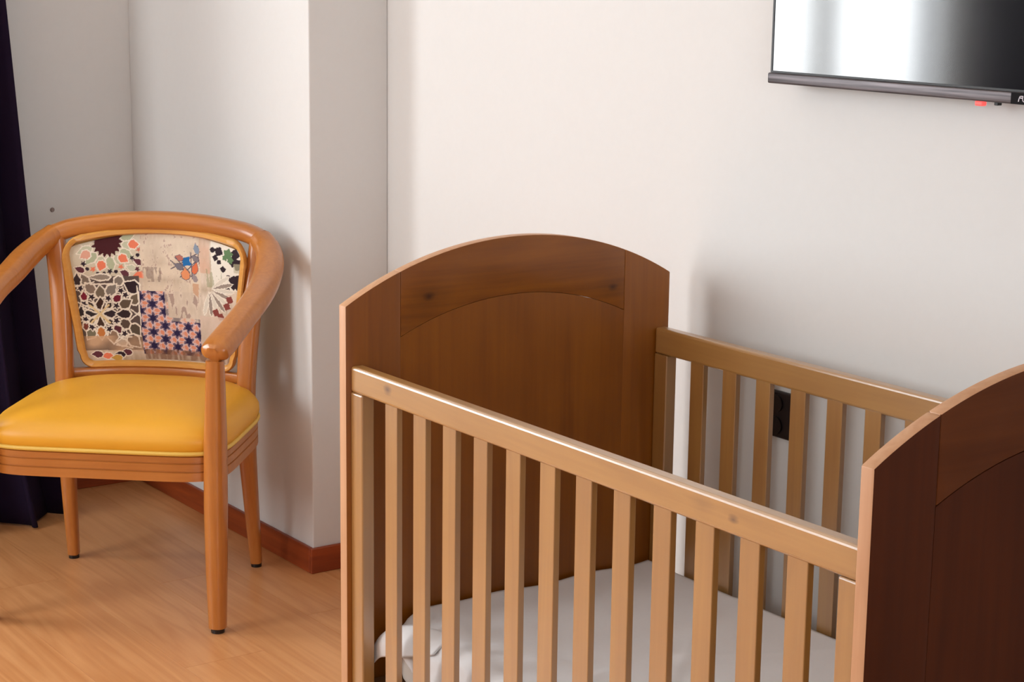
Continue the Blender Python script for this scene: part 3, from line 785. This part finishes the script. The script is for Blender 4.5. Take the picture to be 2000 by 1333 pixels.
for k in range(8):
    a = PI/8+PI/4*k; seg((305+30*math.cos(a), 805+30*math.sin(a)), (305+150*math.cos(a), 805+150*math.sin(a)), 13, white)
for k in range(4):
    a = PI/4+PI/2*k; seg((305, 805), (305+110*math.cos(a), 805+110*math.sin(a)), 16, C3(226, 204, 156))
for cx, cy in ((250, 655), (385, 668), (450, 735), (535, 640), (440, 868), (180, 715), (375, 940), (500, 980), (160, 575), (500, 600), (230, 920), (180, 850)):
    star(cx, cy, 46, 5, white, 0.6, 0.2); star(cx, cy, 34, 5, ink, 0.45, 0.2)
for a, b_ in (((120, 560), (280, 520)), ((130, 700), (250, 760)), ((570, 770), (660, 830)), ((560, 860), (655, 780)), ((450, 1010), (560, 1010)), ((640, 560), (650, 900)), ((150, 860), (240, 900)), ((420, 1080), (560, 1110)), ((250, 540), (450, 540))): seg(a, b_, 12, white)
fill((PX < 660) & (PX > 150) & (PY > 1000) & (PY < 1140), C3(206, 170, 136), np.clip((n_a-0.25)*1.6, 0, 0.9))
for cx, cy, c in ((330, 1180, coral), (250, 1165, plum), (500, 1150, plum), (440, 1170, ink), (410, 1200, C3(200, 160, 80))): petal(cx, cy, 0, 95, 60, c, white, 8)
# lower middle tile: navy stars ringed by orange petals
region = ((PX > 655) & (PX < 1200) & (PY > 830)) | ((PX > 655) & (PX < 905) & (PY > 600))
region &= PY < 1165
fill(region, C3(104, 86, 108))
a1, a2 = np.array((106.0, 64.0)), np.array((-4.0, 123.0)); base = np.array((866.0, 905.0))
stars_ = [base+i*a1+j*a2 for i in range(-3, 5) for j in range(-5, 5)]
save = img.copy()
for p_ in stars_: ringc(p_[0], p_[1], 66, 9, C3(196, 178, 190))
for p_ in stars_:
    for k in range(6):
        a = math.radians(8+60*k); petal(p_[0]+64*math.cos(a), p_[1]+64*math.sin(a), a, 54, 36, C3(222, 146, 116), C3(214, 198, 200), 6)
for p_ in stars_: star(p_[0], p_[1], 36, 6, C3(38, 30, 70), 0.62, 0.5)
keep = ~region; img[keep] = save[keep]
wear = np.clip((n_b*0.6+n_a*0.6-0.55)*2.6, 0, 0.9); fill((PX > 880) & (PX < 1210) & (PY > 600) & (PY < 860), C3(216, 200, 182), np.clip(wear+0.35, 0, 0.95))
fill((PX > 880) & (PX < 1200) & (PY > 620) & (PY < 830) & (n_b > 0.66), C3(130, 96, 92), 0.6)
# upper middle: worn plaster with a blue and orange star
fill((PX > 690) & (PX < 1230) & (PY < 600), C3(222, 206, 184), np.clip(n_a*1.1, 0, 0.8))
fill((PX > 690) & (PX < 1230) & (PY < 640) & (n_c*n_b > 0.52), C3(150, 110, 104), 0.55)
fill((PX > 700) & (PX < 860) & (PY > 390) & (PY < 520) & (n_b > 0.45), C3(128, 106, 98), 0.6)
gry = C3(98, 88, 98)
for a, b_ in (((960, 330), (1160, 470)), ((960, 400), (1240, 240)), ((1000, 300), (1130, 420)), ((1150, 250), (1150, 480)), ((1040, 470), (1220, 300)), ((1220, 190), (1225, 340))): seg(a, b_, 9, gry)
star(1105, 330, 56, 4, C3(28, 104, 168), 0.62, 0.6); petal(1185, 385, 1.9, 110, 56, C3(214, 112, 72), gry, 6); petal(1090, 440, 1.57, 100, 84, C3(222, 144, 98), gry, 6)
petal(1040, 300, 0.3, 70, 50, C3(180, 110, 96), gry, 5); petal(1030, 375, 0.4, 90, 54, C3(116, 112, 122), gry, 5); petal(1205, 215, 1.3, 90, 56, C3(128, 142, 160), None); petal(1190, 300, 0.6, 70, 48, C3(124, 116, 122), gry, 5); petal(1175, 470, 1.2, 80, 54, C3(150, 138, 140), None)
fill((PX > 1230) & (PX < 1330) & (PY < 420), C3(208, 160, 132), np.clip(n_a*0.9, 0, 0.7))
poly([(1150, 520), (1210, 520), (1200, 640), (1150, 600)], C3(196, 150, 116), 0.8)
# right column: white checks, green and black, pale star
fill((PX > 1340) & (PY < 560), C3(232, 228, 216), 0.85)
blk = C3(40, 24, 34)
for cx, cy, r_, ro in ((1420, 225, 36, 0.5), (1385, 280, 24, 0.2), (1360, 215, 22, 0.2), (1455, 375, 24, 0.0), (1550, 470, 40, 0.2), (1590, 510, 36, 0.4), (1545, 525, 22, 0.0), (1600, 450, 34, 0.6), (1500, 440, 20, 0.8), (1560, 300, 44, 0.3), (1610, 330, 46, 0.6), (1580, 240, 40, 0.2), (1420, 315, 20, 0.9), (1480, 540, 26, 0.3)):
    star(cx, cy, r_*1.25, 4, blk, 0.78, ro)
for cx, cy, r_ in ((1510, 240, 50), (1530, 290, 36), (1480, 275, 30)): star(cx, cy, r_, 5, C3(92, 124, 84), 0.7)
fill((PX > 1290) & (PX < 1440) & (PY > 380) & (PY < 540) & (n_b > 0.4), C3(136, 142, 100), 0.55)
fill((PX > 1560) & (PY > 320) & (PY < 400), C3(168, 164, 136), 0.6)
for k in range(9):
    a = -0.55+0.30*k; petal(1310+135*math.cos(a), 560+135*math.sin(a), a, 200, 34, C3(150, 136, 126) if k % 2 else C3(214, 206, 192), C3(234, 226, 212), 8)
for cx, cy in ((1500, 640), (1360, 760), (1405, 795), (1470, 700)): star(cx, cy, 38, 4, C3(132, 62, 56), 0.75, 0.4)
fill((PX > 1200) & (PY > 800), C3(214, 190, 174), np.clip(n_a, 0, 0.75))
fill((PX > 660) & (PY > 1120) & (PY < 1215), C3(128, 92, 70), np.clip(n_b*1.2, 0, 0.85))
img = np.clip(img, 0.004, 0.95)

def pad_mesh():
    # print lies on a fine grid so that every cell of the mosaic has its own colour
    d = 0.0165
    zb, zt = ZBm+d, 0.861-d
    inset = back_outline(d)
    nu, nv = 330, 250
    me = bpy.data.meshes.new('back_pad')
    u = np.linspace(-1, 1, nu+1); v = np.linspace(0, 1, nv+1)
    V, U = np.meshgrid(v, u, indexing='ij')
    Z0 = zb+(zt-zb)*V
    HWt = 0.200+0.042*(Z0-0.52)/0.33-d
    # rounded corners: shrink the row widths near the ends
    rr = 0.022
    Xn = U*HWt
    top = 0.861-0.030*(np.abs(Xn)/0.235)**2.2-d
    Z = zb+(top-zb)*V
    low = np.clip((rr-(Z-zb))/rr, 0, 1); high = np.clip((rr*1.3-(top-Z))/(rr*1.3), 0, 1)
    cut = rr*(1-np.sqrt(np.clip(1-low**2, 0, 1)))+rr*1.3*(1-np.sqrt(np.clip(1-high**2, 0, 1)))
    X = U*(HWt-cut)
    edge = (1-np.abs(U)**6)*(1-np.abs(2*V-1)**6)
    F = -0.030+0.085*(np.abs(X)/0.235)**2.0*0.75+0.035*(0.55-Z)*0.6+0.002+0.011*edge
    co = np.stack([X+0.010, -F, Z], -1).reshape(-1, 3)
    idx = np.arange((nu+1)*(nv+1)).reshape(nv+1, nu+1)
    q = np.stack([idx[:-1, :-1], idx[:-1, 1:], idx[1:, 1:], idx[1:, :-1]], -1).reshape(-1, 4)
    me.from_pydata(co.tolist(), [], q.tolist())
    att = me.color_attributes.new('print', 'FLOAT_COLOR', 'POINT')
    # drawing units from pad metres
    gx = 875+X/0.2235*790-60*(0.836-Z)/0.3
    gy = 1225-(Z-0.5215)/(0.8415-0.5215)*(1225-110)
    gi = np.clip((gy*SY).astype(int), 0, GY-1); gj = np.clip((gx*SX).astype(int), 0, GX-1)
    col = np.ones((nv+1, nu+1, 4)); col[..., :3] = img[gi, gj]
    att.data.foreach_set('color', col.reshape(-1).astype(np.float32))
    me.polygons.foreach_set('use_smooth', [True]*len(me.polygons))
    me.update()
    m, nt, b = new_mat('mosaic_print_fabric')
    at = N(nt, 'ShaderNodeAttribute'); at.attribute_name = 'print'
    tc = N(nt, 'ShaderNodeTexCoord'); nz = N(nt, 'ShaderNodeTexNoise'); nz.inputs['Scale'].default_value = 900
    mr = N(nt, 'ShaderNodeMapRange'); mr.inputs[3].default_value = 0.9; mr.inputs[4].default_value = 1.1
    hs = N(nt, 'ShaderNodeHueSaturation')
    nt.links.new(tc.outputs['Object'], nz.inputs['Vector']); nt.links.new(nz.outputs[0], mr.inputs[0]); nt.links.new(mr.outputs[0], hs.inputs['Value'])
    nt.links.new(at.outputs['Color'], hs.inputs['Color']); nt.links.new(hs.outputs[0], b.inputs['Base Color'])
    b.inputs['Roughness'].default_value = 0.7; b.inputs['Specular IOR Level'].default_value = 0.25
    me.materials.append(m)
    o = bpy.data.objects.new('back_pad', me); COL.objects.link(o); o.parent = CH
    o['label'] = 'backrest pad printed with a patchwork of mosaic tiles'
    return o
pad_mesh()
# plain rear face of the backrest
bm = bmesh.new(); ol_ = back_outline(0.0165)
f0 = [bm.verts.new(put(x, z, -0.011)) for x, z in ol_]; ctr = bm.verts.new(put(0, 0.69, -0.011))
n = len(f0)
for i in range(n): bm.faces.new((f0[i], f0[(i+1) % n], ctr))
obj('back_lining', bm, MAT['seat'], CH, (0, 0, 0), True)
